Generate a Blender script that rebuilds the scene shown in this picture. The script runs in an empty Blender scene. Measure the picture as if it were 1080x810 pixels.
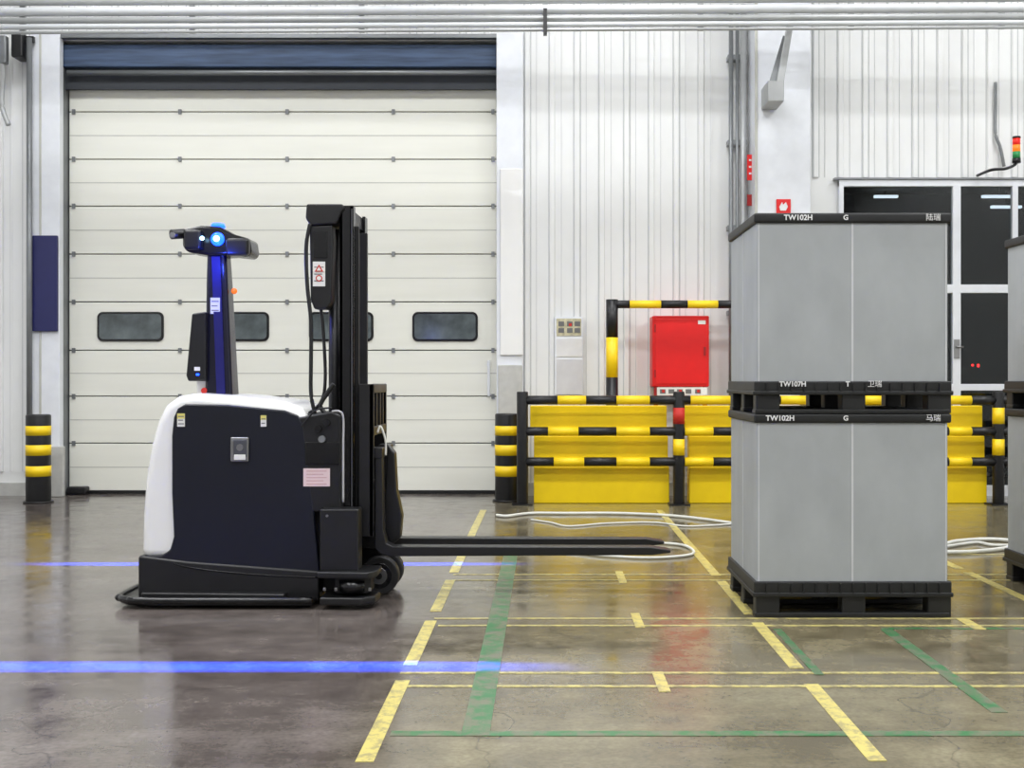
import bpy, bmesh, math, random
from mathutils import Vector, Matrix
random.seed(3)
H=1.45; F=1250.0
def M(u,v,d): return ((u-575)*d/F, H-(v-400)*d/F)
def X(u,d): return (u-575)*d/F
def Z(v,d): return H-(v-400)*d/F
def D(v): return F*H/(v-400)
scn=bpy.context.scene
scn.view_settings.view_transform='Standard'
COL=scn.collection

# ---------------------------------------------------------------- materials
def srgb(c):
    return tuple(((x/255)/12.92 if x/255<=0.04045 else ((x/255+0.055)/1.055)**2.4) for x in c)
def mat(name,rgb,rough=0.5,metal=0.0,var=0.06,scale=6.0,bump=0.0,spec=0.5,emit=0.0,coat=0.0,stretch=(1,1,1)):
    m=bpy.data.materials.new(name); m.use_nodes=True
    nt=m.node_tree; b=nt.nodes['Principled BSDF']
    c=srgb(rgb)
    tc=nt.nodes.new('ShaderNodeTexCoord'); mp=nt.nodes.new('ShaderNodeMapping')
    mp.inputs['Scale'].default_value=stretch
    nt.links.new(tc.outputs['Object'],mp.inputs['Vector'])
    n=nt.nodes.new('ShaderNodeTexNoise'); n.inputs['Scale'].default_value=scale; n.inputs['Detail'].default_value=6
    nt.links.new(mp.outputs[0],n.inputs['Vector'])
    r=nt.nodes.new('ShaderNodeValToRGB')
    r.color_ramp.elements[0].position=0.3; r.color_ramp.elements[1].position=0.7
    r.color_ramp.elements[0].color=tuple(x*(1-var) for x in c)+(1,)
    r.color_ramp.elements[1].color=tuple(min(1,x*(1+var)) for x in c)+(1,)
    nt.links.new(n.outputs['Fac'],r.inputs['Fac']); nt.links.new(r.outputs[0],b.inputs['Base Color'])
    b.inputs['Roughness'].default_value=rough; b.inputs['Metallic'].default_value=metal
    b.inputs['Specular IOR Level'].default_value=spec
    b.inputs['Coat Weight'].default_value=coat
    if bump:
        bp=nt.nodes.new('ShaderNodeBump'); bp.inputs['Strength'].default_value=bump; bp.inputs['Distance'].default_value=0.01
        nt.links.new(n.outputs['Fac'],bp.inputs['Height']); nt.links.new(bp.outputs[0],b.inputs['Normal'])
    if emit:
        b.inputs['Emission Color'].default_value=c+(1,); b.inputs['Emission Strength'].default_value=emit
    return m
WHITEWALL=mat('wall_white_steel',(231,232,231),0.5,var=0.04,scale=1.5)
RIBSHADE=mat('cladding_seam',(192,194,195),0.6)  # darker grey for painted contact shade along the ribs
DOORW=mat('door_cream',(233,233,223),0.4,var=0.03,scale=2,stretch=(0.3,1,3))
DOORL=mat('door_groove',(192,192,184),0.5)
FRAMEW=mat('frame_white',(228,231,236),0.4,var=0.04)
PIPEW=mat('pipe_white',(205,208,210),0.35,var=0.04)
CONC=mat('concrete_pale',(190,190,186),0.8,var=0.1,scale=8)
CEIL=mat('ceiling_grey',(215,215,215),0.8)
GREYP=mat('pipe_grey',(172,174,174),0.4,metal=0.3)
DGREY=mat('conduit_grey',(132,135,137),0.4,metal=0.5)
BLACK=mat('black_plastic',(20,20,22),0.38,var=0.2)
BLACKM=mat('black_matte',(12,12,14),0.6,var=0.2)
BLACKG=mat('black_glossy',(11,11,14),0.22,var=0.1)
NAVY=mat('navy_side_panel',(14,17,30),0.32,var=0.12,scale=3)
SHELL=mat('white_shell',(240,240,238),0.25,var=0.01,coat=0.3)
STEEL=mat('steel',(150,150,150),0.3,metal=0.9)
YEL=mat('safety_yellow',(250,212,18),0.4,var=0.04)
YELP=mat('yellow_sheet',(253,216,4),0.45,var=0.04)
RED=mat('fire_red',(226,22,22),0.4,var=0.04)
REDD=mat('fire_red_dark',(160,20,20),0.5)
SLEEVE=mat('sleeve_grey',(164,168,170),0.5,var=0.07,scale=5,bump=0.015,stretch=(1,1,0.6))
SLEEVEL=mat('sleeve_seam',(202,204,206),0.5)
PALB=mat('pallet_black',(22,23,24),0.5,var=0.2)
GLASSD=mat('door_glass',(84,92,94),0.12,var=0.6,scale=3)
NAVYP=mat('navy_protector',(30,33,88),0.45)
BEAMB=mat('blue_grey_beam',(62,80,108),0.6,var=0.35,stretch=(0.3,1,4))
PAPER=mat('label_white',(232,232,228),0.6)
PINK=mat('label_pink',(232,208,210),0.6)
LYEL=mat('label_yellow',(224,214,120),0.6)
LRED=mat('label_red',(196,40,30),0.6)
LGREY=mat('label_ink',(110,110,110),0.6)
WTXT=mat('print_white',(232,232,232),0.6)
CABLEW=mat('white_cable',(214,214,206),0.5)
POLEB=mat('blue_lit_pole',(14,14,34),0.2,var=0.1)  # the beacon's blue light is mixed into this dark base colour
POLEF=mat('blue_lit_pole_strip',(26,26,96),0.25,var=0.1)  # brighter blue, painting the beacon light on the pole front
RUB=mat('rubber',(20,20,20),0.7)
BLUEE=mat('blue_lamp',(20,70,255),0.3,emit=6)
CYANE=mat('blue_lamp_core',(170,225,255),0.3,emit=8)
ORANGE=mat('amber_led',(255,120,30),0.4,emit=0.7)
GREENL=mat('lamp_green',(40,150,80),0.3)
REDL=mat('lamp_red',(220,40,30),0.3,emit=0.4)
LEDR=mat('led_red',(255,40,40),0.3,emit=3)
LAMPW=mat('lamp_diffuser',(250,253,255),0.5,emit=12)
STREAKW=mat('pane_streak_glow',(240,248,255),0.5,emit=1.6)  # glow standing in for reflected streaks in the panes
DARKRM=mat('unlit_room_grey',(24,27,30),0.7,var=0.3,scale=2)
def glassmat():
    m=bpy.data.materials.new('window_glass'); m.use_nodes=True; nt=m.node_tree
    nt.nodes.remove(nt.nodes['Principled BSDF']); out=nt.nodes['Material Output']
    tr=nt.nodes.new('ShaderNodeBsdfTransparent'); tr.inputs[0].default_value=(0.72,0.76,0.78,1)
    gl=nt.nodes.new('ShaderNodeBsdfGlossy'); gl.inputs['Roughness'].default_value=0.03
    mx=nt.nodes.new('ShaderNodeMixShader'); mx.inputs[0].default_value=0.03
    nt.links.new(tr.outputs[0],mx.inputs[1]); nt.links.new(gl.outputs[0],mx.inputs[2]); nt.links.new(mx.outputs[0],out.inputs['Surface'])
    return m
GLASS=glassmat()

def tapemat(name,rgb,thr=0.38,worn=(120,112,98),sc=14,mx=0.55):
    m=bpy.data.materials.new(name); m.use_nodes=True
    nt=m.node_tree; b=nt.nodes['Principled BSDF']
    c=srgb(rgb)
    tc=nt.nodes.new('ShaderNodeTexCoord')
    n=nt.nodes.new('ShaderNodeTexNoise'); n.inputs['Scale'].default_value=sc; n.inputs['Detail'].default_value=10; n.inputs['Roughness'].default_value=0.75
    nt.links.new(tc.outputs['Object'],n.inputs['Vector'])
    r=nt.nodes.new('ShaderNodeValToRGB'); r.color_ramp.elements[0].position=thr; r.color_ramp.elements[1].position=thr+0.1
    r.color_ramp.elements[0].color=tuple((1-mx)*x+mx*y for x,y in zip(c,srgb(worn)))+(1,); r.color_ramp.elements[1].color=c+(1,)
    nt.links.new(n.outputs['Fac'],r.inputs['Fac']); nt.links.new(r.outputs[0],b.inputs['Base Color'])
    b.inputs['Roughness'].default_value=0.3
    return m
TAPEY=tapemat('tape_yellow',(206,192,112),0.42,mx=0.65)
TAPEYT=tapemat('tape_yellow_worn',(200,188,118),0.44,mx=0.75)
TAPEG=tapemat('paint_green',(50,114,68),0.45,mx=0.8,sc=9)

def floormat():
    m=bpy.data.materials.new('polished_concrete'); m.use_nodes=True
    nt=m.node_tree; b=nt.nodes['Principled BSDF']; N=nt.nodes.new; L=nt.links.new
    tc=N('ShaderNodeTexCoord')
    def noise(s,dt,ro,st=(1,1,1)):
        mp=N('ShaderNodeMapping'); mp.inputs['Scale'].default_value=st; L(tc.outputs['Object'],mp.inputs['Vector'])
        n=N('ShaderNodeTexNoise'); n.inputs['Scale'].default_value=s; n.inputs['Detail'].default_value=dt; n.inputs['Roughness'].default_value=ro
        L(mp.outputs[0],n.inputs['Vector']); return n.outputs['Fac']
    n1=noise(0.8,9,0.66); n2=noise(45,5,0.5); n3=noise(4.0,9,0.72); n4=noise(1.6,8,0.75,(0.35,1.6,1)); n5=noise(9,10,0.8,(1.3,0.25,1))
    def ramp(c0,c1,src,p0=0.3,p1=0.72):
        r=N('ShaderNodeValToRGB'); e=r.color_ramp.elements; e[0].position=p0; e[1].position=p1; e[0].color=c0+(1,); e[1].color=c1+(1,); L(src,r.inputs['Fac']); return r.outputs[0]
    def mix(a,b_,fac,bt='MIX'):
        x=N('ShaderNodeMix'); x.data_type='RGBA'; x.blend_type=bt
        if isinstance(fac,(int,float)): x.inputs['Factor'].default_value=fac
        else: L(fac,x.inputs['Factor'])
        L(a,x.inputs['A']); L(b_,x.inputs['B']); return x.outputs['Result']
    ca=ramp(srgb((86,78,74)),srgb((122,114,109)),n1,0.33,0.66)
    cb_=ramp(srgb((98,89,69)),srgb((142,134,107)),n1,0.33,0.66)
    sx=N('ShaderNodeSeparateXYZ'); L(tc.outputs['Object'],sx.inputs[0])
    mr=N('ShaderNodeMapRange'); mr.inputs['From Min'].default_value=-0.9; mr.inputs['From Max'].default_value=-0.3
    L(sx.outputs['X'],mr.inputs['Value'])
    c=mix(ca,cb_,mr.outputs[0])
    c=mix(c,ramp((0.8,0.8,0.8),(1,1,1),n2,0.35,0.6),1.0,'MULTIPLY')
    c=mix(c,ramp((0.76,0.76,0.76),(1.12,1.12,1.12),n3,0.38,0.62),1.0,'MULTIPLY')
    c=mix(c,ramp((0.82,0.81,0.8),(1.08,1.08,1.08),n4,0.4,0.6),1.0,'MULTIPLY')
    c=mix(c,ramp((1,1,1),(1.35,1.33,1.28),n5,0.62,0.72),1.0,'MULTIPLY')
    v=N('ShaderNodeTexVoronoi'); v.feature='DISTANCE_TO_EDGE'; v.inputs['Scale'].default_value=0.45
    nz=N('ShaderNodeTexNoise'); nz.inputs['Scale'].default_value=3.5; L(tc.outputs['Object'],nz.inputs['Vector'])
    va=N('ShaderNodeVectorMath'); va.operation='MULTIPLY_ADD'; va.inputs[1].default_value=(0.5,0.5,0.5)
    L(nz.outputs['Color'],va.inputs[0]); L(tc.outputs['Object'],va.inputs[2]); L(va.outputs[0],v.inputs['Vector'])
    c=mix(c,ramp((0.55,0.55,0.55),(1,1,1),v.outputs['Distance'],0.0,0.005),0.8,'MULTIPLY')
    L(c,b.inputs['Base Color'])
    rr=N('ShaderNodeMapRange'); rr.inputs['From Min'].default_value=0.35; rr.inputs['From Max'].default_value=0.65
    rr.inputs['To Min'].default_value=0.07; rr.inputs['To Max'].default_value=0.24
    L(n3,rr.inputs['Value']); L(rr.outputs[0],b.inputs['Roughness'])
    b.inputs['Specular IOR Level'].default_value=0.55
    bp=N('ShaderNodeBump'); bp.inputs['Strength'].default_value=0.05; bp.inputs['Distance'].default_value=0.01
    L(n3,bp.inputs['Height']); L(bp.outputs[0],b.inputs['Normal'])
    return m
FLOORM=floormat()

# ---------------------------------------------------------------- builders
def root(name,loc=(0,0,0)):
    o=bpy.data.objects.new(name,None); o.location=loc; o.empty_display_size=0.2; COL.objects.link(o); return o
def finish(bm,name,m,parent=None,bevel=0,seg=3,smooth=False):
    me=bpy.data.meshes.new(name)
    bmesh.ops.recalc_face_normals(bm,faces=bm.faces)
    bm.to_mesh(me); bm.free()
    xs=[v.co for v in me.vertices]
    mn=Vector([min(v[i] for v in xs) for i in range(3)]); mxx=Vector([max(v[i] for v in xs) for i in range(3)])
    c=(mn+mxx)/2
    me.transform(Matrix.Translation(-c))
    o=bpy.data.objects.new(name,me); o.location=c; COL.objects.link(o)
    if m: me.materials.append(m)
    if parent:
        o.parent=parent; o.matrix_parent_inverse=Matrix.Translation(-Vector(parent.location))
    if bevel:
        b=o.modifiers.new('bevel','BEVEL'); b.width=bevel; b.segments=seg; b.limit_method='ANGLE'; b.angle_limit=math.radians(35)
        for p in me.polygons: p.use_smooth=True
        w=o.modifiers.new('wn','WEIGHTED_NORMAL'); w.keep_sharp=False
    elif smooth:
        for p in me.polygons: p.use_smooth=True
    return o
def addbox(bm,x0,x1,y0,y1,z0,z1):
    vs=[bm.verts.new(p) for p in [(x0,y0,z0),(x1,y0,z0),(x1,y1,z0),(x0,y1,z0),(x0,y0,z1),(x1,y0,z1),(x1,y1,z1),(x0,y1,z1)]]
    for f in [(0,3,2,1),(4,5,6,7),(0,1,5,4),(1,2,6,5),(2,3,7,6),(3,0,4,7)]: bm.faces.new([vs[i] for i in f])
def box(name,x0,x1,y0,y1,z0,z1,m,parent=None,bevel=0,seg=2):
    bm=bmesh.new(); addbox(bm,min(x0,x1),max(x0,x1),y0,y1,min(z0,z1),max(z0,z1)); return finish(bm,name,m,parent,bevel,seg)
def boxes(name,lst,m,parent=None,bevel=0):
    bm=bmesh.new()
    for b in lst: addbox(bm,*b)
    return finish(bm,name,m,parent,bevel,2)
def prism(name,pts,y0,y1,m,parent=None,bevel=0,seg=3):
    bm=bmesh.new()
    a=[bm.verts.new((p[0],y0,p[1])) for p in pts]; b=[bm.verts.new((p[0],y1,p[1])) for p in pts]
    bm.faces.new(a); bm.faces.new(b[::-1])
    n=len(pts)
    for i in range(n): bm.faces.new([a[i],b[i],b[(i+1)%n],a[(i+1)%n]])
    return finish(bm,name,m,parent,bevel,seg)
def pprism(name,pts,d,y0,y1,m,parent=None,bevel=0,seg=3):
    return prism(name,[M(u,v,d) for u,v in pts],y0,y1,m,parent,bevel,seg)
def hprism(name,pts,z0,z1,m,parent=None,bevel=0,seg=3):
    bm=bmesh.new()
    a=[bm.verts.new((p[0],p[1],z0)) for p in pts]; b=[bm.verts.new((p[0],p[1],z1)) for p in pts]
    bm.faces.new(a); bm.faces.new(b[::-1])
    n=len(pts)
    for i in range(n): bm.faces.new([a[i],b[i],b[(i+1)%n],a[(i+1)%n]])
    return finish(bm,name,m,parent,bevel,seg)
def cyl(name,p0,p1,r,m,parent=None,r2=None,seg=24,bevel=0):
    p0=Vector(p0);p1=Vector(p1);dv=p1-p0
    bm=bmesh.new()
    bmesh.ops.create_cone(bm,cap_ends=True,segments=seg,radius1=r,radius2=r if r2 is None else r2,depth=dv.length)
    q=dv.to_track_quat('Z','Y').to_matrix().to_4x4()
    bmesh.ops.transform(bm,matrix=Matrix.Translation((p0+p1)/2)@q,verts=bm.verts)
    o=finish(bm,name,m,parent)
    for p in o.data.polygons: p.use_smooth=len(p.vertices)==4
    if bevel:
        b=o.modifiers.new('bevel','BEVEL'); b.width=bevel; b.segments=3; b.limit_method='ANGLE'; b.angle_limit=math.radians(40)
    return o
def sphere(name,c,r,m,parent=None,sc=(1,1,1)):
    bm=bmesh.new(); bmesh.ops.create_uvsphere(bm,u_segments=24,v_segments=14,radius=r)
    bmesh.ops.scale(bm,vec=sc,verts=bm.verts); bmesh.ops.translate(bm,vec=c,verts=bm.verts)
    return finish(bm,name,m,parent,smooth=True)
def tube(name,pts,r,m,parent=None,cyclic=False):
    P=[Vector(p) for p in pts]; out=[]
    n=len(P)
    if n>2:
        rng=range(n if cyclic else n-1)
        for i in rng:
            g=lambda k:P[k%n] if cyclic else P[max(0,min(n-1,k))]
            a,b,c,d=g(i-1),g(i),g(i+1),g(i+2)
            for k in range(8):
                t=k/8; out.append(0.5*((2*b)+(c-a)*t+(2*a-5*b+4*c-d)*t*t+(3*b-a-3*c+d)*t**3))
        if not cyclic: out.append(P[-1])
    else: out=P
    bm=bmesh.new(); rings=[]
    N=len(out); S=10
    up=Vector((0.01,0.02,1)).normalized()
    for i,p in enumerate(out):
        if cyclic: t=(out[(i+1)%N]-out[i-1])
        else: t=out[min(N-1,i+1)]-out[max(0,i-1)]
        t.normalize()
        s=t.cross(up)
        if s.length<0.15: s=t.cross(Vector((0,1,0)))
        s.normalize(); w=s.cross(t)
        rings.append([bm.verts.new(p+r*(math.cos(2*math.pi*k/S)*s+math.sin(2*math.pi*k/S)*w)) for k in range(S)])
    for i in range(N if cyclic else N-1):
        a=rings[i];b=rings[(i+1)%N]
        for k in range(S): bm.faces.new([a[k],a[(k+1)%S],b[(k+1)%S],b[k]])
    if not cyclic: bm.faces.new(rings[0][::-1]); bm.faces.new(rings[-1])
    return finish(bm,name,m,parent,smooth=True)
def text(name,s,x,y,z,size,m,parent,align='LEFT',rot=(math.radians(90),0,0),sx=1.0,bold=0.0012):
    cu=bpy.data.curves.new(name,'FONT'); cu.body=s; cu.size=size; cu.extrude=0.0006; cu.align_x=align; cu.align_y='CENTER'
    cu.materials.append(m); cu.offset=bold
    o=bpy.data.objects.new(name,cu); o.location=(x,y,z); o.rotation_euler=rot; o.scale=(sx,1,1); COL.objects.link(o)
    if parent: o.parent=parent; o.matrix_parent_inverse=Matrix.Translation(-Vector(parent.location))
    return o
def rrect(x0,x1,z0,z1,r,n=6):
    pts=[]
    for cx,cz,a0 in [(x1-r,z1-r,0),(x0+r,z1-r,90),(x0+r,z0+r,180),(x1-r,z0+r,270)]:
        for k in range(n+1):
            a=math.radians(a0+90*k/n); pts.append((cx+r*math.cos(a),cz+r*math.sin(a)))
    return pts

# ---------------------------------------------------------------- room shell
YW=14.8; YM=YW-0.035; YG=14.72
XL,XR,YB,ZC=-9.0,9.0,-5.0,8.5
fl=box('floor',XL-0.3,XR+0.3,YB-0.3,15.6,-0.2,0,FLOORM)
fl.data.transform(Matrix.Translation(fl.location)); fl.location=(0,0,0)
box('ceiling',XL-0.3,XR+0.3,YB-0.3,15.6,ZC,ZC+0.2,CEIL)
box('wall_left',XL-0.3,XL,YB,15.6,0,ZC,WHITEWALL)
box('wall_right',XR,XR+0.3,YB,15.6,0,ZC,WHITEWALL)
box('wall_front',XL,XR,YB-0.3,YB,0,ZC,mat('front_wall_grey',(170,170,170),0.8))
dx0,dx1=X(64,YW),X(525,YW); dzt=Z(42,YW)
wx0,wx1,wzt=X(888,YG),X(1153,YG),Z(192,YG)
wb=root('wall_back',(0,YW,0))
boxes('cladding_sheet',[(XL,dx0,YW,YW+0.3,0,ZC),(dx1,wx0,YW,YW+0.3,0,ZC),(wx1,XR,YW,YW+0.3,0,ZC),(wx0,wx1,YW,YW+0.3,wzt,ZC),(dx0,dx1,YW,YW+0.3,dzt,ZC)],WHITEWALL,wb)
bm=bmesh.new(); rib_shades=[]
def ribs(xa,xb,z0,z1,step=0.31):
    x=xa; k=0
    while x<xb:
        for off,w,dp in ((0,0.075,0.03),(0.155,0.022,0.008)):
            xx=x+off
            if xx+w>xb: continue
            pts=[(xx,YW),(xx+0.012 if w>0.05 else xx,YW-dp),(xx+w-(0.012 if w>0.05 else 0),YW-dp),(xx+w,YW)]
            a=[bm.verts.new((p[0],p[1],z0)) for p in pts]; b=[bm.verts.new((p[0],p[1],z1)) for p in pts]
            for i in range(3): bm.faces.new([a[i],b[i],b[i+1],a[i+1]])
            if w>0.05:
                rib_shades.append((xx-0.009,xx+0.001,YW-0.003,YW+0.001,z0,z1))
                if k%2==0: rib_shades.append((xx+w-0.001,xx+w+0.012,YW-0.003,YW+0.001,z0,z1))
            else: rib_shades.append((xx-0.006,xx,YW-0.003,YW+0.001,z0,z1))
        x+=step; k+=1
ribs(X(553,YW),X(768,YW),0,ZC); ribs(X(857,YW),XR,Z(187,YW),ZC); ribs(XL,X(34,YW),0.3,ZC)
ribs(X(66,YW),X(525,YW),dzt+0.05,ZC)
finish(bm,'cladding_ribs',WHITEWALL,wb)
boxes('rib_shade_strips',rib_shades,RIBSHADE,wb)  # thin strips paint the shade line beside each rib
# dim adjoining room behind the glazing; its added glowing tubes imitate pane reflections
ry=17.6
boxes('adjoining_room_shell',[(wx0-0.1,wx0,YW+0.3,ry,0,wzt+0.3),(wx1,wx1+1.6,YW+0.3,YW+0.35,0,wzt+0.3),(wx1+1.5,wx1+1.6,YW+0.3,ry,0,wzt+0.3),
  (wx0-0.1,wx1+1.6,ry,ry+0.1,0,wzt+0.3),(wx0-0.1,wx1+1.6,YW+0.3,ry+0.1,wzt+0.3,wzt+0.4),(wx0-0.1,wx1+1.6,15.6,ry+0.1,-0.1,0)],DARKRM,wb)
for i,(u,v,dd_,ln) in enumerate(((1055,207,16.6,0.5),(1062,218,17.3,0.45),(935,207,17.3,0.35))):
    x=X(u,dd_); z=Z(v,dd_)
    box('pane_streak_tube_%d'%i,x-ln/2,x+ln/2,dd_,dd_+0.06,z-0.02,z+0.02,STREAKW,wb,0.008)
    boxes('pane_streak_rod_%d'%i,[(x-0.01,x+0.01,dd_+0.02,dd_+0.04,z+0.015,wzt+0.3)],BLACKM,wb)
box('baseboard_left',XL,X(34,YW),YW-0.05,YW,0,0.16,CONC)
box('baseboard_right',X(553,YW),X(884,YW),YW-0.05,YW,0,0.16,CONC)

# door surround (trim)
t=root('trim_1',(X(50,YW),YW-0.1,0))
box('left_jamb',X(37,YW),X(67,YW),YW-0.12,YW,0,Z(38,YW),FRAMEW,t,0.01)
box('jamb_edge',X(46,YW),X(48,YW),YW-0.13,YW-0.12,0,Z(38,YW),DOORL,t)
box('protector',X(40,YW),X(66,YW),YW-0.17,YW-0.121,Z(350,YW),Z(250,YW),NAVYP,t,0.01)
box('jamb_foot',X(50,YW),X(73,YW),YW-0.2,YW-0.121,0,Z(470,YW),CONC,t,0.01)
t=root('trim_2',(X(538,YW),YW-0.1,0))
box('right_jamb',X(524,YW),X(552,YW),YW-0.12,YW,0,Z(38,YW),FRAMEW,t,0.01)
box('jamb_sleeve',X(528,YW),X(552,YW),YW-0.15,YW-0.121,Z(375,YW),Z(180,YW),SHELL,t,0.01)
box('jamb_foot',X(526,YW),X(551,YW),YW-0.16,YW-0.121,0,Z(385,YW),CONC,t,0.01)
t=root('trim_3',(X(300,YW),YW,dzt))
box('header_lip',X(62,YW),X(552,YW),YW-0.1,YW,Z(42,YW),Z(38,YW),DGREY,t)

# sectional door
YD=15.0
dr=root('door_1',(X(300,YD),YD,0))
secs=[518,467.5,418,369.5,318.5,268,217.5,168,118,80]
for i in range(len(secs)-1):
    v0,v1=secs[i],secs[i+1]
    box('section_%d'%(i+1),X(73,YD),X(527,YD),YD,YD+0.06,Z(v0,YD)+0.006,Z(v1,YD)-0.006,DOORW,dr,0.008)
    if i<8:
        vm=(v0+v1)/2
        if i!=3: box('groove_%d'%(i+1),X(73,YD),X(527,YD),YD-0.002,YD,Z(vm,YD)-0.006,Z(vm,YD)+0.006,DOORL,dr)
        hs=[]
        for u in (78,190,303,415,520):
            zz=Z(v1,YD); hs.append((X(u,YD)-0.02,X(u,YD)+0.02,YD-0.02,YD,zz-0.03,zz+0.03))
        boxes('hinges_%d'%(i+1),hs,DGREY,dr)
box('seal',X(73,YD),X(527,YD),YD-0.01,YD+0.06,0,Z(517,YD),BLACK,dr)
box('backing',X(64,YD),X(530,YD),YD+0.08,YD+0.1,0,dzt,BLACKM,dr)
for i,(a,b) in enumerate([(103,173),(215,284),(326,394),(435,504)]):
    zt,zb=Z(329,YD),Z(360,YD)
    prism('window_frame_%d'%(i+1),rrect(X(a,YD),X(b,YD),zb,zt,0.07),YD-0.02,YD+0.01,BLACKG,dr,0.005)
    prism('window_glass_%d'%(i+1),rrect(X(a,YD)+0.028,X(b,YD)-0.028,zb+0.028,zt-0.028,0.05),YD-0.024,YD-0.02,GLASSD,dr)
box('track_left',X(64,YD),X(72,YD),YW+0.02,YD+0.05,0,dzt,DGREY,dr)
box('pull_handle',X(514,YD),X(517,YD),YD-0.04,YD,Z(418,YD),Z(380,YD),FRAMEW,dr,0.01)
box('foot_block',X(75,YD),X(95,YD),YD-0.15,YD,0,0.1,BLACK,dr,0.02)
box('roller_housing',X(64,YW),X(525,YW),YW+0.03,YW+0.16,Z(70,YW),Z(46,YW),BEAMB,dr,0.02)
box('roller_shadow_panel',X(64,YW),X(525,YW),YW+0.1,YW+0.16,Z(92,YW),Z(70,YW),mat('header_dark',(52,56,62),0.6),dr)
cyl('torsion_shaft',(X(70,YW),YW+0.03,Z(76,YW)),(X(524,YW),YW+0.03,Z(76,YW)),0.03,DGREY,dr)

# column and services on the right
c=root('column',(X(825,14.3),14.3,0))
box('column_shaft',X(796,14.3),X(855,14.3),14.3,YM,0,ZC,FRAMEW,c,0.01)
box('column_corner_strip',X(796,14.3),X(799,14.3),14.29,14.3,0,ZC,DOORL,c)
pp=root('conduit_pipes',(X(778,14.6),14.6,0))
for i,(u,r) in enumerate([(771,0.028),(777.5,0.022),(784,0.04)]):
    cyl('conduit_%d'%(i+1),(X(u,14.6),14.6,0),(X(u,14.6),14.6,Z(5,14.6)),r,DGREY if i!=2 else GREYP,pp)
bx=[]
for v in (60,150,240,330): bx.append((X(768,14.6),X(788,14.6),14.6,YM,Z(v,14.6)-0.03,Z(v,14.6)+0.03))
boxes('pipe_clamps',bx,DGREY,pp)
s=root('fire_sign',(X(827,14.28),14.28,Z(218,14.28)))
box('plate',X(819,14.28),X(834,14.28),14.28,14.298,Z(232,14.28),Z(210,14.28),RED,s,0.003)
prism('pictogram_flame',[M(u,v,14.27) for u,v in ((823,222),(822,218),(825,213),(826,216),(829,213),(831,218),(829,222))],14.272,14.279,WTXT,s)
s=root('fire_alarm_sign',(X(792,14.5),14.5,Z(178,14.5)))
box('plate',X(788,14.5),X(795,14.5),14.5,14.52,Z(190,14.5),Z(163,14.5),RED,s,0.003)
box('foot_plate',X(788,14.5),X(795,14.5),14.5,14.52,Z(217,14.5),Z(205,14.5),REDD,s,0.003)
for i,zz in enumerate((169,176,183)):
    box('glyph_%d'%i,X(790,14.5),X(792.5,14.5),14.495,14.5,Z(zz+1,14.5),Z(zz-1,14.5),WTXT,s)
cb=root('bracket_arm',(X(825,13.9),13.9,Z(60,13.9)))
pprism('strut',[(833,14),(839,14),(826,92),(818,92)],13.9,13.9,14.0,GREYP,cb,0.01)
box('junction_box',X(809,13.9),X(826,13.9),13.85,14.29,Z(108,13.9),Z(86,13.9),GREYP,cb,0.01)
pprism('gusset',[(818,92),(833,40),(827,36),(812,86)],13.9,13.95,13.98,DGREY,cb)

# overhead pipes / tray
ov=root('overhead_pipes',(0,13.5,5.7))
def hline(name,vL,vR,r,m):
    cyl(name,(XL,13.5,Z(vL,13.5)),(XR,13.2,Z(vL,13.5)+ (Z(vR,13.2)-Z(vL,13.5))),r,m,ov)
hline('pipe_1',4,-3,0.035,GREYP); hline('pipe_2',14,7,0.05,PIPEW); hline('pipe_3',23,16,0.035,GREYP); hline('pipe_4',30,22,0.03,PIPEW)
hline('pipe_5',36,27,0.018,GREYP)
lst=[]
for u in (20,200,380,575,740,900,1060):
    f=(X(u,13.4)-XL)/(XR-XL); zz=Z(34-f*9,13.4)
    lst.append((X(u,13.4)-0.03,X(u,13.4)+0.03,13.48,13.52,zz-0.01,ZC))
boxes('hangers',lst,GREYP,ov)
box('clip',X(573,13.3),X(577,13.3),13.25,13.3,Z(38,13.3),Z(10,13.3),BLACK,ov)
s=root('door_chain_housing',(X(26,14.6),14.6,Z(50,14.6)))
box('housing',X(15,14.6),X(27,14.6),14.5,YM,Z(62,14.6),Z(36,14.6),BLACK,s,0.02)
cyl('guide_tube',(X(31,14.6),14.6,0),(X(31,14.6),14.6,Z(40,14.6)),0.035,DGREY,s)
box('bracket',X(26,14.6),X(35,14.6),14.6,14.66,Z(44,14.6),Z(38,14.6),BLACK,s)
s=root('wall_hook_arm',(X(4,14.5),14.5,Z(100,14.5)))
tube('arm',[(X(-20,14.5),YM-0.03,Z(40,14.5)),(X(0,14.5),14.5,Z(60,14.5)),(X(3,14.5),14.5,Z(75,14.5)),(X(2,14.5),14.5,Z(110,14.5)),(X(9,14.5),14.5,Z(132,14.5))],0.03,GREYP,s)
box('arm_clamp',X(-4,14.5),X(8,14.5),14.45,14.55,Z(68,14.5),Z(38,14.5),DGREY,s,0.02)

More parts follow.
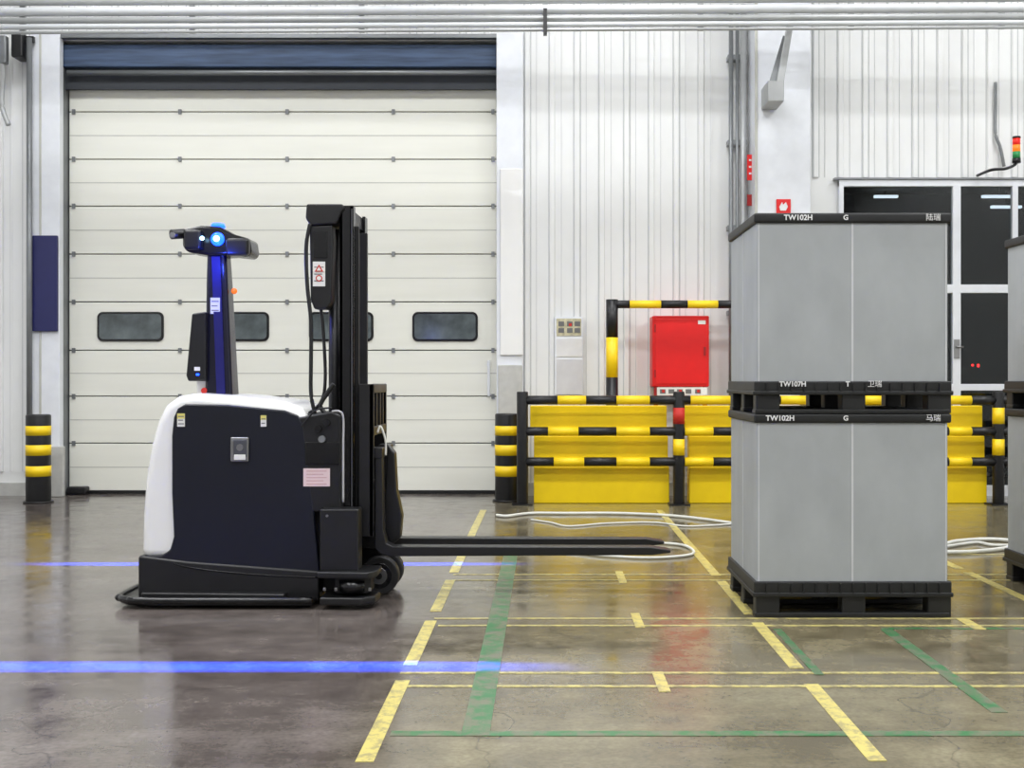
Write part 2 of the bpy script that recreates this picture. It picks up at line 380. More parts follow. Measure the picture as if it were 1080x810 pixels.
# ---------------------------------------------------------------- window/doors right
w=root('window_1',(X(980,YG),YG,0))
fr=[(X(885,YG),X(890,YG)),(X(1005,YG),X(1013.5,YG)),(X(1068,YG),X(1074,YG)),(X(1150,YG),X(1156,YG))]
boxes('mullions',[(a,b,YG,YW,0,Z(190,YG)) for a,b in fr],FRAMEW,w,0.006)
boxes('rails',[(X(885,YG),X(1156,YG),YG+0.002,YW,Z(v1,YG),Z(v0,YG)) for v0,v1 in ((189.5,196.5),(300,309),(405,412),(512,524))],FRAMEW,w,0.006)
box('panes',X(887,YG),X(1154,YG),YG+0.04,YG+0.048,0.05,Z(193,YG),GLASS,w)
box('hood',X(880,YG),X(1160,YG),YG-0.02,YW,Z(189.4,YG),Z(187.5,YG),DGREY,w)
box('lock_plate',X(1006,YG),X(1012,YG),YG-0.015,YG,Z(378,YG),Z(358,YG),STEEL,w,0.003)
cyl('lever',(X(1008,YG),YG-0.04,Z(366,YG)),(X(1015,YG),YG-0.04,Z(366,YG)),0.012,STEEL,w)
box('indicator_leds',X(1032,YG),X(1034,YG),YG+0.035,YG+0.04,Z(387,YG),Z(384,YG),LEDR,w)
box('indicator_led_b',X(1026,YG),X(1028,YG),YG+0.035,YG+0.04,Z(386,YG),Z(384,YG),LEDR,w)
s=root('signal_tower_light',(X(1072,14.3),14.3,Z(160,14.3)))
xx=X(1072,14.3)
tube('arm',[(X(1045,14.3),YM-0.02,Z(178.5,14.3)),(X(1047,14.3),14.35,Z(178.5,14.3)),(X(1060,14.3),14.3,Z(178,14.3)),(X(1070,14.3),14.3,Z(174,14.3)),(xx,14.3,Z(170,14.3))],0.018,BLACK,s)
cyl('base',(xx,14.3,Z(172,14.3)),(xx,14.3,Z(167,14.3)),0.05,BLACK,s)
cyl('green_lens',(xx,14.3,Z(167,14.3)),(xx,14.3,Z(160,14.3)),0.045,GREENL,s)
cyl('amber_lens',(xx,14.3,Z(160,14.3)),(xx,14.3,Z(153,14.3)),0.045,ORANGE,s)
cyl('red_lens',(xx,14.3,Z(153,14.3)),(xx,14.3,Z(146,14.3)),0.045,REDL,s)
cyl('cap',(xx,14.3,Z(146,14.3)),(xx,14.3,Z(144,14.3)),0.048,BLACK,s)
s=root('wall_conduit',(X(1050,14.7),14.7,Z(120,14.7)))
tube('conduit',[(X(u,14.74),14.74,Z(v,14.7)) for u,v in ((1050,86),(1050,110),(1050,140),(1055,155),(1059,175))],0.02,DGREY,s)

# notice board
nb=root('notice_board',(X(600,14.7),14.7,Z(375,14.7)))
box('board',X(585,14.7),X(615,14.7),14.72,YM,Z(417,14.7),Z(334,14.7),FRAMEW,nb,0.005)
box('photo_sheet',X(587,14.7),X(613,14.7),14.71,14.72,Z(354,14.7),Z(336,14.7),mat('printed_sheet',(196,190,160),0.6,var=0.3,scale=18),nb)
lst=[(X(a,14.7),X(a+6,14.7),14.705,14.71,Z(b+5,14.7),Z(b,14.7)) for a in (589,598,606) for b in (339,346)]
boxes('photo_prints',lst,LGREY,nb)
box('photo_badge',X(600,14.7),X(603,14.7),14.703,14.705,Z(344,14.7),Z(341,14.7),LRED,nb)
box('text_sheet',X(587,14.7),X(614,14.7),14.71,14.72,Z(416,14.7),Z(379,14.7),mat('sheet_grey',(205,205,208),0.6),nb)
box('form_strip',X(587,14.7),X(614,14.7),14.71,14.72,Z(376,14.7),Z(357,14.7),mat('sheet_pale',(222,222,222),0.6),nb)

# fire cabinet
fc=root('fire_hose_cabinet',(X(718,14.4),14.4,0))
d=14.4
box('cabinet',X(688,d),X(748,d),d,YM,Z(408,d),Z(333,d),RED,fc,0.015)
box('door_leaf',X(691,d),X(745,d),d-0.012,d,Z(405,d),Z(336,d),RED,fc,0.008)
boxes('latch_and_hinges',[(X(742,d),X(744,d),d-0.03,d-0.012,Z(375,d),Z(366,d)),(X(690,d),X(691.5,d),d-0.025,d-0.012,Z(350,d),Z(342,d)),(X(690,d),X(691.5,d),d-0.025,d-0.012,Z(398,d),Z(390,d))],REDD,fc)
box('inspection_tag',X(736,d),X(744,d),d-0.016,d-0.012,Z(342,d),Z(338,d),PAPER,fc)
box('label_plate',X(693,d),X(746,d),d-0.005,d+0.02,Z(417,d),Z(408.5,d),PAPER,fc)
boxes('label_pictograms',[(X(u,d),X(u+6,d),d-0.009,d-0.005,Z(415,d),Z(410.5,d)) for u in (696,705,714,723,733)],LGREY,fc)
boxes('label_red',[(X(u,d),X(u+3,d),d-0.011,d-0.009,Z(414,d),Z(411,d)) for u in (698,716,735)],LRED,fc)
boxes('stand_legs',[(X(690,d),X(694,d),d+0.02,d+0.08,0,Z(408,d)),(X(742,d),X(746,d),d+0.02,d+0.08,0,Z(408,d))],REDD,fc)

# ---------------------------------------------------------------- barriers
def striped_h(name,u0,u1,v,d,r,parent,cuts,start='B'):
    us=[u0]+cuts+[u1]; k=0 if start=='B' else 1
    for i in range(len(us)-1):
        cyl('%s_%d'%(name,i+1),(X(us[i],d),d,Z(v,d)),(X(us[i+1],d),d,Z(v,d)),r,BLACK if (i+k)%2==0 else YEL,parent)
gb=root('guard_barrier',(X(800,13.7),13.7,0))
d=13.7
for i,u in enumerate((551,716,1053)):
    cyl('post_%d'%(i+1),(X(u,d),d,0),(X(u,d),d,Z(413,d)),0.066,BLACK,gb,bevel=0.01)
    box('base_plate_%d'%(i+1),X(u,d)-0.12,X(u,d)+0.12,d-0.12,d+0.12,0,0.015,BLACK,gb)
    if i>0:
        cyl('post_band_%d'%(i+1),(X(u,d),d,Z(480,d)),(X(u,d),d,Z(463,d)),0.068,YEL,gb)
        cyl('post_band_top_%d'%(i+1),(X(u,d),d,Z(447,d)),(X(u,d),d,Z(430,d)),0.068,YEL if i==2 else LRED,gb)
striped_h('top_rail',551,1053,422,d,0.052,gb,[588,618,650,685,728,770,823,852,910,932,975,1024],'B')
striped_h('mid_rail',551,1053,455,d,0.052,gb,[578,610,650,685,722,752,785,820,855,890,925,960,1000,1024],'B')
striped_h('low_rail',551,1053,487,d,0.052,gb,[584,616,650,685,722,752,787,822,855,890,925,960,1000,1024],'B')
for nm,v in (('side_rail_top',422),('side_rail_mid',455),('side_rail_low',487)):
    striped_h(nm,1053,1200,v,d,0.052,gb,[1080,1110,1140,1170])
yp=root('yellow_sheet_guard',(X(640,13.85),13.85,0))
dd=13.85
for i,(a,b) in enumerate(((563,706),(727,886),(886,1041))):
    box('lower_panel_%d'%(i+1),X(a,dd),X(b,dd),dd,dd+0.22,0,Z(492,dd),YELP,yp,0.01)
    box('middle_panel_%d'%(i+1),X(a,dd),X(b-1,dd),dd+0.04,dd+0.22,Z(491,dd),Z(460,dd),YELP,yp,0.01)
    box('upper_panel_%d'%(i+1),X(a-4,dd),X(b-2,dd),dd+0.08,dd+0.22,Z(459,dd),Z(428,dd),YELP,yp,0.01)
tb=root('guard_rail',(X(645,14.25),14.25,0)); d=14.2
r=0.072
for (a,b,m) in ((524,398,BLACK),(398,356,YEL),(356,316,BLACK)):
    zb=0 if a==524 else Z(a,d)
    cyl('post_seg',(X(645.5,d),d,zb),(X(645.5,d),d,Z(b,d)),r,m,tb)
    cyl('post_far_seg',(X(850,d),d,zb),(X(850,d),d,Z(b,d)),r,m,tb)
striped_h('rail',645,850,321,d,0.048,tb,[664,697,725,757,790,820])
def bollard(u,vt,vb):
    d=D(vb); x=X(u,d); r=0.14
    o=root('bollard',(x,d,0)); zt=Z(vt,d)
    cyl('body',(x,d,0),(x,d,zt),r,BLACK,o,bevel=0.02,seg=36)
    for i,(a,b) in enumerate(((449,459),(469,480),(491,502))):
        cyl('band_%d'%(i+1),(x,d,Z(b,d)),(x,d,Z(a,d)),r+0.003,YEL,o,seg=36)
    cyl('flange',(x,d,0),(x,d,0.02),r+0.03,BLACK,o)
bollard(40.5,437,530); bollard(534.5,436,528.5)

# ---------------------------------------------------------------- floor markings
fm=root('floor_markings',(0,8,0))
def fl_long(name,xc,wd,v0,v1,m):
    box(name,xc-wd/2,xc+wd/2,D(v1),D(v0),0.0005,0.003,m,fm)
def fl_cross(name,u0,u1,v,m,w):
    y=D(v)
    box(name,X(u0,y),X(u1,y),y-w/2,y+w/2,0.0005,0.0026,m,fm)
for i,(a,b) in enumerate(((538,566),(583,604),(612,645),(655,702),(718,804))): fl_long('lane_a_%d'%i,-0.685,0.07,a,b,TAPEY)
for i,(a,b) in enumerate(((538,607),(613,648),(657,705),(722,803))): fl_long('lane_b_%d'%i,1.262,0.07,a,b,TAPEY)
for i,(a,b) in enumerate(((540,600),(604,640),(652,664))): fl_long('lane_c_%d'%i,3.17 if i<2 else 2.52,0.07,a,b,TAPEY)
for i,(a,b) in enumerate(((603,615),(647,662),(709,730))): fl_long('tick_%d'%i,0.555,0.055,a,b,TAPEY)
for i,(v,u) in enumerate(((710,422),(724,430),(652.5,458),(660,462),(606,478),(612,476))):
    fl_cross('bay_line_%d'%i,u,1500,v,TAPEYT,0.034)
fl_cross('bay_line_far',1000,1300,585,TAPEYT,0.04)
fl_long('green_lane',-0.285,0.115,575,776,TAPEG)
fl_cross('green_cross',412,1300,774,TAPEG,0.065)
fl_long('green_right',1.975,0.07,664,752,TAPEG)
fl_long('green_edge',1.345,0.045,664,712,TAPEG)
fl_cross('green_far',930,1100,663,TAPEG,0.04)

def cable(name,pts,r=0.016):
    o=root(name,(X(pts[0][0],D(pts[0][1])),D(pts[0][1]),0))
    tube('cable',[(X(u,D(v)),D(v),r+0.001) for u,v in pts],r,CABLEW,o)
cable('white_hose',[(524,545),(535,546),(560,543),(600,543),(650,543),(700,545),(740,549),(775,554)],0.016)
cable('white_hose',[(560,549),(580,552),(600,556),(640,553),(690,552),(725,556),(775,553.5)],0.009)
cable('white_hose',[(598,583),(640,588),(690,590),(730,586),(722,577),(690,574),(640,573)],0.012)
cable('white_hose',[(998,585),(1030,584),(1062,580),(1066,573),(1040,571),(1010,573),(998,576)],0.018)
cable('white_hose',[(1000,578),(1030,574),(1050,577),(1090,576)],0.014)

# ---------------------------------------------------------------- sleeve pack containers
def container(x0,y0,labels,wd=1.2,dp=1.03):
    o=root('pallet_box_stack',(x0+wd/2,y0+dp/2,0))
    x1=x0+wd; y1=y0+dp
    def pallet(z0,z1,tag):
        h=z1-z0
        box(tag+'_deck',x0,x1,y0,y1,z1-h*0.36,z1,PALB,o,0.008)
        box(tag+'_rim',x0-0.008,x1+0.008,y0-0.008,y1+0.008,z1-h*0.42,z1-h*0.3,PALB,o,0.005)
        ft=[]
        for fx in (0,0.435,0.87):
            for fy in (0,0.435,0.87):
                ft.append((x0+0.015+fx*wd,x0+0.015+fx*wd+0.12*wd,y0+0.015+fy*dp,y0+0.015+fy*dp+0.11*dp,z0,z1-h*0.35))
        boxes(tag+'_feet',ft,PALB,o,0.01)
        boxes(tag+'_runners',[(x0+0.01,x1-0.01,y0+0.01+fy*dp,y0+0.01+fy*dp+0.12*dp,z0,z0+h*0.14) for fy in (0,0.43,0.86)],PALB,o,0.006)
        boxes(tag+'_ribs',[(x0+wd*k/16-0.004,x0+wd*k/16+0.004,y0-0.012,y0,z1-h*0.3,z1-0.01) for k in range(1,16)],PALB,o)
    def sleeve(z0,z1,tag):
        g=0.018
        box(tag,x0+g,x1-g,y0+g,y1-g,z0,z1,SLEEVE,o,0.012)
        xc=(x0+x1)/2
        boxes(tag+'_seams',[(xc-0.006,xc+0.006,y0+g-0.003,y0+g,z0,z1),(x0+g-0.003,x0+g,(y0+y1)/2-0.005,(y0+y1)/2+0.005,z0,z1),
                            (x0+g+0.01,x0+g+0.016,y0+g-0.002,y0+g,z0,z1),(x1-g-0.016,x1-g-0.01,y0+g-0.002,y0+g,z0,z1)],SLEEVEL,o)
    def lid(z0,z1,tag): box(tag,x0,x1,y0,y1,z0,z1,PALB,o,0.012)
    pallet(0,0.222,'lower_pallet'); sleeve(0.2,1.19,'lower_sleeve'); lid(1.185,1.24,'lower_lid')
    pallet(1.24,1.438,'upper_pallet'); sleeve(1.41,2.405,'upper_sleeve'); lid(2.40,2.46,'upper_lid')
    yt=y0-0.002
    for z,ss,ox in ((2.43,labels[0],0.18),(1.213,labels[2],0.07)):
        text('lid_code',ss[0],x0+ox,yt,z,0.045,WTXT,o); text('lid_letter',ss[1],x0+wd*0.45,yt,z,0.042,WTXT,o); text('lid_name',ss[2],x1-0.16,yt,z,0.046,WTXT,o,bold=0)
    ss=labels[1]; z=1.42
    text('pallet_code',ss[0],x0+0.15,y0-0.0125,z,0.042,WTXT,o); text('pallet_letter',ss[1],x0+wd*0.46,y0-0.0125,z,0.042,WTXT,o); text('pallet_name',ss[2],x0+wd*0.57,y0-0.0125,z,0.044,WTXT,o,bold=0)
    return o
container(1.268,7.19,[('TW102H','G','陆瑞'),('TW107H','T','卫瑞'),('TW102H','G','马瑞')])
container(3.34,7.6,[('TW102H','G','陆瑞'),('TW107H','T','卫瑞'),('TW102H','G','马瑞')])

# ---------------------------------------------------------------- automated forklift
ag=root('automated_stacker_forklift',(-1.9,8.0,0))
d=7.6
Y0,Y1=7.6,8.42
pprism('rear_shell',[(147,590),(148,545),(151,505),(157,470),(164,444),(173,427),(186,418),(205,415),(250,418),(300,424),(316,430),(325,440),(330,590)],d,Y0+0.02,Y1-0.02,SHELL,ag,0.06,6)
pan=[(187,431),(195,426),(240,427),(300,433),(314,438),(320,448),(324,480),(331,540),(337,600),(337,615),(200,604),(186,596),(150,592),(150,587),(170,586),(179,580),(183,566),(181,520),(181,460),(183,440)]
pprism('side_panel',pan,d,Y0,Y0+0.05,NAVY,ag,0.012)
pprism('side_panel_far',pan,d,Y1-0.05,Y1,NAVY,ag,0.012)
pprism('base_skirt',[(146,586),(150,586),(200,592),(337,602),(337,634),(150,634),(146,630)],d,Y0-0.012,Y1+0.012,BLACK,ag,0.02)
tube('panel_crease',[(X(183,7.585),7.585,Z(594,7.585)),(X(210,7.585),7.585,Z(600,7.585)),(X(270,7.585),7.585,Z(606,7.585)),(X(335,7.585),7.585,Z(609,7.585))],0.006,BLACKG,ag)
pprism('front_housing',[(318,436),(362,436),(362,600),(330,600)],7.7,7.68,8.35,BLACKM,ag,0.02)
bx0=X(119,7.5)
bp=[(X(330,7.5),7.47),(X(160,7.5),7.47),(X(135,7.5),7.5),(bx0+0.03,7.56),(bx0,7.66),(bx0,8.36),(bx0+0.03,8.46),(X(135,7.5),8.52),(X(160,7.5),8.55),(X(330,7.5),8.55)]
hprism('bumper_plate',bp,0.02,0.055,BLACK,ag,0.012)
tube('bumper_edge',[(p[0],p[1],0.055) for p in bp],0.022,BLACKG,ag)
hprism('bumper_step',[(X(300,7.5),7.5),(X(146,7.5),7.55),(X(140,7.5),7.7),(X(140,7.5),8.3),(X(146,7.5),8.5),(X(300,7.5),8.5)],0.05,0.09,BLACK,ag,0.01)
box('latch_frame',X(243.5,7.59),X(262.5,7.59),7.575,7.6,Z(487,7.59),Z(461,7.59),STEEL,ag,0.008)
box('latch_recess',X(246,7.57),X(260,7.57),7.571,7.576,Z(482,7.57),Z(464,7.57),mat('latch_grey',(96,98,104),0.3,metal=0.6),ag,0.003)
cyl('latch_knob',(X(253,7.57),7.565,Z(472,7.57)),(X(253,7.57),7.572,Z(472,7.57)),0.022,STEEL,ag)
box('latch_lip',X(247,7.57),X(259,7.57),7.562,7.571,Z(485,7.57),Z(479.5,7.57),PAPER,ag,0.002)
def label(nm,u0,v0,u1,v1,d,m,n=3,ink=LGREY,top=None):
    box(nm,X(u0,d),X(u1,d),d-0.003,d,Z(v1,d),Z(v0,d),m,ag)
    L=[]
    for k in range(n):
        vv=v0+(v1-v0)*(k+0.8)/(n+0.6); L.append((X(u0+(u1-u0)*0.12,d),X(u1-(u1-u0)*(0.12+0.12*(k%2)),d),d-0.0045,d-0.003,Z(vv+0.6,d),Z(vv-0.4,d)))
    if n: boxes(nm+'_print',L,ink,ag)
    if top: box(nm+'_head',X(u0,d),X(u1,d),d-0.004,d-0.003,Z(v0+(v1-v0)*0.4,d),Z(v0,d),top,ag)
label('caution_label',187,436,195,450,7.6,PAPER,3,LGREY,LYEL)
label('caution_label_b',275,438,281,450,7.6,PAPER,2,LGREY,LYEL)
label('rating_plate',320,494,348,513,7.6,PINK,5,mat('ink_rose',(208,168,170),0.6))
pprism('valve_cover',[(314,440),(350,434),(360,438),(360,540),(322,540),(318,500)],7.62,7.603,7.72,BLACK,ag,0.015)
for i,(uu,vv) in enumerate(((336,452),(345,446),(340,463))):
    cyl('valve_%d'%i,(X(uu,7.6),7.57,Z(vv,7.6)),(X(uu,7.6),7.61,Z(vv,7.6)),0.022,DGREY if i==2 else BLACKG,ag)
STR=mat('strap_grey',(170,170,172),0.4)
tube('valve_strap',[(X(u,7.58),7.58,Z(v,7.58)) for u,v in ((350,434),(358,434),(362,441),(362,470),(362,530))],0.007,STR,ag)
tube('valve_wire',[(X(u,7.58),7.57,Z(v,7.58)) for u,v in ((318,450),(326,440),(335,432),(350,430))],0.006,BLACKM,ag)
box('valve_panel',X(322,7.6),X(358,7.6),7.59,7.604,Z(490,7.6),Z(466,7.6),BLACKG,ag,0.006)
box('battery_box',X(337,7.5),X(378,7.5),7.5,7.66,Z(603,7.5),Z(537,7.5),BLACK,ag,0.012)
cyl('battery_box_bolt',(X(345,7.5),7.49,Z(544,7.5)),(X(345,7.5),7.5,Z(544,7.5)),0.008,STEEL,ag)
hprism('scanner_deck',[(X(333,7.42),7.45),(X(388,7.42),7.42),(X(396,7.42),7.5),(X(396,7.42),7.72),(X(333,7.42),7.75)],Z(611,7.42),Z(604,7.42),BLACK,ag,0.01)
hprism('scanner_block',[(X(350,7.42),7.52),(X(382,7.42),7.5),(X(388,7.42),7.54),(X(388,7.42),7.7),(X(350,7.42),7.7)],0.09,Z(612,7.42),BLACKM,ag,0.01)
cyl('scanner_window',(X(370,7.46),7.53,0.105),(X(370,7.46),7.53,0.175),0.085,BLACKG,ag)
hprism('scanner_foot',[(X(336,7.42),7.44),(X(380,7.42),7.42),(X(394,7.42),7.5),(X(396,7.42),7.66),(X(336,7.42),7.7)],0.03,0.08,BLACK,ag,0.012)
boxes('scanner_bolts',[(X(u,7.42),X(u+3,7.42),7.44,7.452,0.12,0.14) for u in (340,352,388)],STEEL,ag,0.002)
box('chassis',X(330,7.7),-1.3,7.72,8.34,0.06,0.4,BLACKM,ag,0.015)
TREAD=mat('wheel_tread',(38,38,40),0.5)
for i,(yy) in enumerate((8.0,8.25)):
    xw=-1.115; r=0.13
    cyl('load_wheel_%d'%(i+1),(xw,yy-0.045,r),(xw,yy+0.045,r),r,TREAD,ag,bevel=0.014,seg=48)
    cyl('load_wheel_rim_%d'%(i+1),(xw,yy-0.05,r),(xw,yy+0.05,r),0.085,BLACKG,ag,seg=36)
    cyl('load_wheel_hub_%d'%(i+1),(xw,yy-0.056,r),(xw,yy+0.056,r),0.055,STEEL,ag)
    cyl('load_wheel_cap_%d'%(i+1),(xw,yy-0.06,r),(xw,yy+0.06,r),0.022,BLACK,ag)
boxes('wheel_fork',[(-1.3,xw+0.03,8.08,8.11,0.1,0.36),(-1.3,xw+0.03,8.14,8.17,0.1,0.36),(-1.3,-1.1,8.0,8.3,0.3,0.42)],BLACK,ag,0.01)
cyl('drive_wheel',(-2.2,7.9,0.12),(-2.2,8.1,0.12),0.12,RUB,ag,seg=40)
# mast
mx0,mx1=-1.337,-1.248
zt=Z(218,7.75)
def channel(nm,x0,x1,y0,y1,z0,z1):
    th=0.022
    yb=(y1-th,y1) if y0>8 else (y0,y0+th)
    boxes(nm,[(x0,x0+th,y0,y1,z0,z1),(x1-th,x1,y0,y1,z0,z1),(x0,x1,yb[0],yb[1],z0,z1)],BLACKG,ag,0.003)
channel('mast_outer_near',mx0,mx1,7.7,7.8,0.06,zt); channel('mast_outer_far',mx0,mx1,8.22,8.32,0.06,zt)
boxes('mast_crossbeams',[(mx0+0.004,mx1-0.02,7.72,8.3,zt-0.1,zt-0.01),(mx0+0.004,mx1-0.05,7.72,8.3,1.55,1.63),(mx0+0.004,mx1-0.05,7.72,8.3,0.45,0.6)],BLACK,ag,0.006)
boxes('mast_inner',[(mx0+0.03,mx1+0.02,7.81,7.85,0.2,zt-0.12),(mx0+0.03,mx1+0.02,8.17,8.21,0.2,zt-0.12)],BLACKM,ag,0.004)
box('mast_grey_edge',mx1-0.012,mx1-0.004,7.697,7.7,0.5,zt-0.02,mat('edge_grey',(70,72,76),0.3),ag)
cyl('lift_cylinder_near',(X(353,7.85),7.85,0.3),(X(353,7.85),7.85,zt-0.14),0.04,BLACK,ag)
cyl('lift_rod_near',(X(353,7.85),7.85,zt-0.15),(X(353,7.85),7.85,zt-0.02),0.025,STEEL,ag)
cyl('lift_cylinder_far',(X(353,7.85),8.16,0.3),(X(353,7.85),8.16,zt-0.14),0.04,BLACK,ag)
pprism('mast_top_housing',[(323,215),(361,215),(364,219),(360,224),(355,236),(327,238),(322,230)],7.68,7.68,8.3,BLACK,ag,0.012)
boxes('lift_chains',[(mx0-0.02,mx0-0.012,7.9,7.93,0.3,zt-0.1),(mx0-0.02,mx0-0.012,8.08,8.11,0.3,zt-0.1)],STEEL,ag)
pprism('mast_side_box',[(326,238),(350,237),(351,255),(349,318),(344,326),(331,326),(327,316)],7.68,7.69,7.83,BLACK,ag,0.012)
box('mast_side_recess',X(331,7.68),X(345,7.68),7.682,7.69,Z(272,7.68),Z(244,7.68),BLACKG,ag,0.003)
label('mast_warning_label',330,276,343,302,7.685,PAPER,3,LGREY,PAPER)
prism('warning_triangle',[M(336.5,279,7.68),M(341,286.5,7.68),M(332,286.5,7.68)],7.676,7.681,LRED,ag)
prism('warning_triangle_inner',[M(336.5,281.5,7.68),M(339,285.5,7.68),M(334,285.5,7.68)],7.674,7.676,PAPER,ag)
cyl('warning_red_ring',(X(336.5,7.68),7.677,Z(293.5,7.68)),(X(336.5,7.68),7.681,Z(293.5,7.68)),0.021,LRED,ag)
cyl('warning_ring_inner',(X(336.5,7.68),7.675,Z(293.5,7.68)),(X(336.5,7.68),7.678,Z(293.5,7.68)),0.014,PAPER,ag)
tube('mast_hose',[(X(u,7.68),7.68,Z(v,7.68)) for u,v in ((327,236),(323,260),(324,300),(328,340),(328,380),(328,415),(332,436))],0.013,BLACK,ag)
tube('mast_hose_b',[(X(u,7.74),7.74,Z(v,7.74)) for u,v in ((338,322),(341,350),(343,400),(338,425),(320,440))],0.011,BLACK,ag)
tube('coil_hose',[(X(u,7.66),7.66,Z(v,7.66)) for u,v in ((352,405),(345,415),(338,428),(345,438))],0.015,BLACK,ag)
xa,xb=-1.235,-1.15
zc0,zc1=Z(560,7.75),Z(405,7.75)
boxes('carriage_bars',[(xb,xb+0.03,7.74,8.38,z,z+0.06) for z in (zc1-0.06,zc1-0.34,0.72,0.44)],BLACK,ag,0.006)
boxes('carriage_uprights',[(xb,xb+0.028,y,y+0.035,zc1-0.34 if k%4 else 0.42,zc1) for k,y in enumerate((7.74,7.9,8.06,8.2,8.345))],BLACK,ag,0.004)
boxes('backrest_frame',[(xb-0.07,xb+0.03,7.74,7.77,0.42,zc1),(xb-0.07,xb+0.03,8.345,8.375,0.42,zc1),(xa,xb+0.02,7.8,8.25,0.45,0.75)],BLACK,ag,0.006)
tube('carriage_hose',[(xb+0.05,7.78,1.1),(xb+0.07,7.78,1.14),(xb+0.1,7.79,1.05),(xb+0.1,7.8,0.95)],0.007,CABLEW,ag)
for i,yy in enumerate((7.79,8.21)):
    s0=xb+0.03
    pts=[(s0,0.98),(s0+0.045,0.98),(s0+0.055,0.45),(s0+0.075,0.37),(s0+0.12,0.35),(0.70,0.345),(0.825,0.325),(0.825,0.308),(0.70,0.293),(s0+0.1,0.285),(s0+0.03,0.30),(s0,0.34)]
    prism('fork_%d'%(i+1),pts,yy,yy+0.12,BLACK,ag,0.006)
    box('fork_hook_%d'%(i+1),s0-0.03,s0+0.05,yy-0.01,yy+0.13,0.93,1.0,BLACK,ag,0.006)
pprism('fork_heel_guard',[(404,470),(412,480),(414,520),(420,548),(418,572),(408,580),(400,560)],7.8,8.0,8.12,BLACK,ag,0.01)
# pole
dp=8.0
bm=bmesh.new()
def ring(z,x0,x1,y0,y1):
    return [bm.verts.new(p) for p in ((x0,y0,z),(x1,y0,z),(x1,y1,z),(x0,y1,z))]
r0=ring(Z(418,dp)-0.03,X(220,dp),X(249,dp),7.9,8.1); r1=ring(Z(300,dp),X(220.5,dp),X(243,dp),7.92,8.08); r2=ring(Z(266,dp),X(221,dp),X(241,dp),7.93,8.07)
bm.faces.new(r0[::-1]); bm.faces.new(r2)
for a,b in ((r0,r1),(r1,r2)):
    for i in range(4): bm.faces.new([a[i],a[(i+1)%4],b[(i+1)%4],b[i]])
finish(bm,'sensor_pole',POLEB,ag,0.025,4)
bm=bmesh.new()
q=[(X(233,dp),7.905,Z(416,dp)),(X(242,dp),7.905,Z(416,dp)),(X(236,dp),7.92,Z(272,dp)),(X(227,dp),7.92,Z(272,dp))]
a=[bm.verts.new(p) for p in q]; b=[bm.verts.new((p[0],p[1]-0.012,p[2])) for p in q]
bm.faces.new(b); bm.faces.new(a[::-1])
for i in range(4): bm.faces.new([a[i],a[(i+1)%4],b[(i+1)%4],b[i]])
finish(bm,'pole_glow_strip',POLEF,ag)  # added strip that paints the blue-lit middle of the pole
pprism('sensor_head',[(193,242),(212,238),(232,239),(246,247),(264,252),(266,266),(262,271),(244,269),(222,270),(198,266),(193,260)],7.9,7.88,8.12,BLACKG,ag,0.02)
box('head_side_pod',X(240,7.88),X(264,7.88),7.82,7.9,Z(270,7.88),Z(252,7.88),BLACK,ag,0.02)
box('head_left_pod',X(196,7.88),X(214,7.88),7.82,7.9,Z(264,7.88),Z(243,7.88),BLACK,ag,0.02)
cyl('head_camera',(X(182,7.9),7.86,Z(248,7.9)),(X(194,7.9),7.92,Z(246,7.9)),0.033,BLACK,ag,bevel=0.006)
cyl('camera_lens',(X(185,7.9),7.83,Z(249,7.9)),(X(185,7.9),7.87,Z(249,7.9)),0.018,STEEL,ag)
sphere('beacon_dome',(X(229,7.86),7.87,Z(252,7.86)),0.045,BLUEE,ag,(1,0.6,1))
sphere('beacon_core',(X(229,7.86),7.842,Z(252,7.86)),0.02,CYANE,ag,(1,0.5,1))
sphere('lidar_lens',(X(215,7.86),7.82,Z(252,7.86)),0.014,CYANE,ag)
cyl('top_beacon',(X(230,8),8.0,Z(240,8)),(X(230,8),8.0,Z(236,8)),0.05,BLUEE,ag,r2=0.04)
label('pole_label',222,314,232,331,7.905,PAPER,3)
sphere('amber_indicator',(X(247,7.98),7.98,Z(307,7.98)),0.02,ORANGE,ag)
pprism('control_tablet',[(204,331),(219,329),(219,402),(200,402),(198,396)],7.9,7.86,8.14,BLACK,ag,0.012)
box('tablet_label',X(205,7.86),X(211,7.86),7.856,7.86,Z(391,7.86),Z(387,7.86),WTXT,ag)
box('tablet_led',X(207,7.86),X(210,7.86),7.855,7.86,Z(396,7.86),Z(394,7.86),BLUEE,ag)
box('tablet_arm',X(208,7.95),X(222,7.95),7.93,8.05,Z(417,7.95),Z(400,7.95),SHELL,ag,0.01)
cyl('emergency_stop',(X(216,7.92),7.9,Z(412,7.92)),(X(216,7.92),7.94,Z(412,7.92)),0.02,LRED,ag)

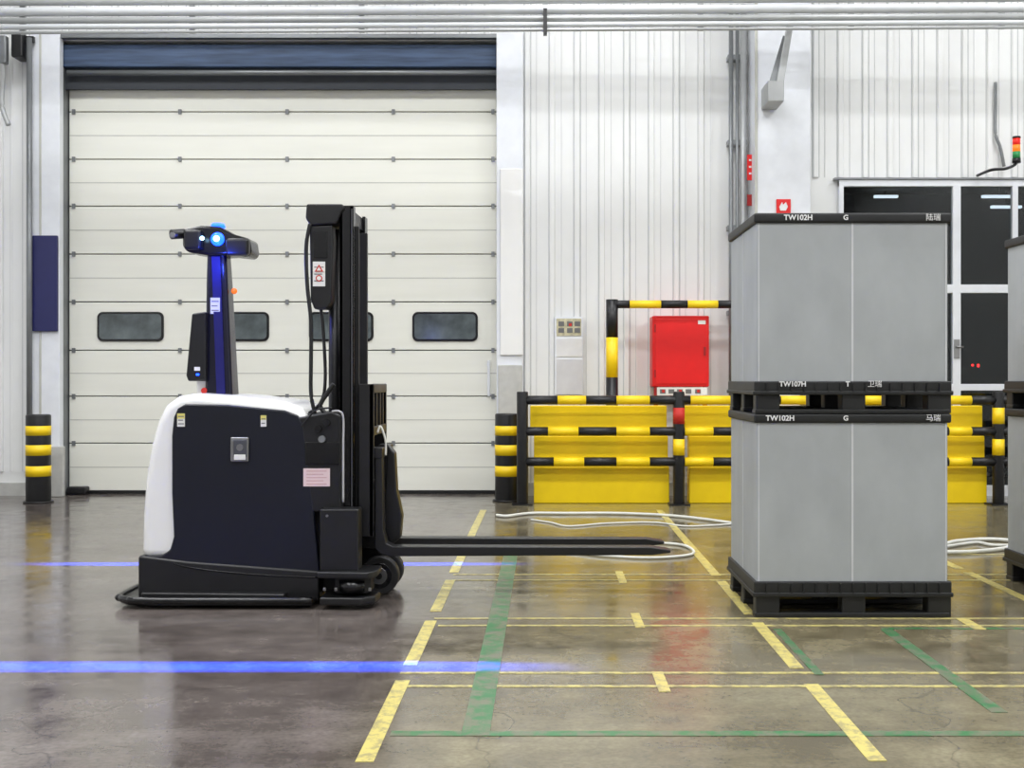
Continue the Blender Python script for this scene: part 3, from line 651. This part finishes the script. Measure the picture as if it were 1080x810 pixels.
# ---------------------------------------------------------------- lights
def area(name,loc,sx,sy,p,col=(1,1,1)):
    l=bpy.data.lights.new(name,'AREA'); l.shape='RECTANGLE'; l.size=sx; l.size_y=sy; l.energy=p; l.color=col
    o=bpy.data.objects.new(name,l); o.location=loc; COL.objects.link(o); return o
for yy,zz,pw in ((-3.6,6.6,110),(2.0,ZC-0.6,250),(7.0,ZC-0.6,250),(12.0,ZC-0.6,150)):
    for xx in (-5.0,0.5,6.0):
        rt=root('ceiling_lamp',(xx,yy,zz))
        box('housing',xx-1.4,xx+1.4,yy-0.55,yy+0.55,zz+0.05,zz+0.15,GREYP,rt,0.01)
        box('diffuser_edge',xx-1.38,xx+1.38,yy+0.52,yy+0.54,zz-0.02,zz+0.05,LAMPW,rt)
        boxes('rods',[(xx-1,xx-0.98,yy-0.01,yy+0.01,zz+0.14,ZC),(xx+0.98,xx+1,yy-0.01,yy+0.01,zz+0.14,ZC)],DGREY,rt)
        a=area('lamp_light',(xx,yy,zz+0.03),2.6,1.0,pw,(0.975,0.985,1.0))
        a.parent=rt; a.matrix_parent_inverse=Matrix.Translation(-Vector(rt.location))
def line_projector(loc,target,power):
    l=bpy.data.lights.new('blue_line_projector','SPOT'); l.energy=power; l.spot_size=math.radians(110); l.spot_blend=0.0; l.shadow_soft_size=0.004; l.color=(0.0,0.04,1.0)
    l.use_nodes=True; nt=l.node_tree; N=nt.nodes.new; L=nt.links.new
    em=nt.nodes['Emission']
    tc=N('ShaderNodeTexCoord'); sp=N('ShaderNodeSeparateXYZ'); L(tc.outputs['Normal'],sp.inputs[0])
    def mth(op,a,b=None):
        n=N('ShaderNodeMath'); n.operation=op
        for i,q in enumerate((a,b)):
            if q is None: continue
            if isinstance(q,(int,float)): n.inputs[i].default_value=q
            else: L(q,n.inputs[i])
        return n.outputs[0]
    yz=mth('ABSOLUTE',mth('DIVIDE',sp.outputs['Y'],sp.outputs['Z']))
    xz=mth('ABSOLUTE',mth('DIVIDE',sp.outputs['X'],sp.outputs['Z']))
    def mr(v,a,b):
        n=N('ShaderNodeMapRange'); n.interpolation_type='SMOOTHSTEP'; n.inputs['From Min'].default_value=a; n.inputs['From Max'].default_value=b
        n.inputs['To Min'].default_value=1; n.inputs['To Max'].default_value=0; L(v,n.inputs['Value']); return n.outputs[0]
    L(mth('MULTIPLY',mr(yz,0.010,0.036),mr(xz,0.45,0.85)),em.inputs['Strength'])
    o=bpy.data.objects.new('line_projector_light',l); o.location=loc
    dv=Vector(target)-Vector(loc); o.rotation_euler=dv.to_track_quat('-Z','Y').to_euler(); COL.objects.link(o)
    o.parent=ag; o.matrix_parent_inverse=Matrix.Translation(-Vector(ag.location))
xl=X(229,7.8)
line_projector((xl,7.76,Z(262,7.8)),(xl,5.98,0),24000)
line_projector((xl,8.2,Z(262,7.8)),(xl,9.3,0),16000)
l=bpy.data.lights.new('beacon_glow','POINT'); l.energy=9; l.color=(0.03,0.07,1); l.shadow_soft_size=0.03
o=bpy.data.objects.new('beacon_glow_light',l); o.location=(xl,7.7,Z(275,7.8)); COL.objects.link(o); o.parent=ag; o.matrix_parent_inverse=Matrix.Translation(-Vector(ag.location))

wd=bpy.data.worlds.new('World'); scn.world=wd; wd.use_nodes=True
wd.node_tree.nodes['Background'].inputs[0].default_value=(0.9,0.95,1,1); wd.node_tree.nodes['Background'].inputs[1].default_value=0.3

cam=bpy.data.cameras.new('camera'); co=bpy.data.objects.new('camera',cam); COL.objects.link(co)
co.location=(0,0,H); co.rotation_euler=(math.radians(90),0,0)
cam.sensor_width=36; cam.lens=F/1080*36; cam.shift_x=(540-575)/1080; cam.shift_y=-5/1080
scn.camera=co
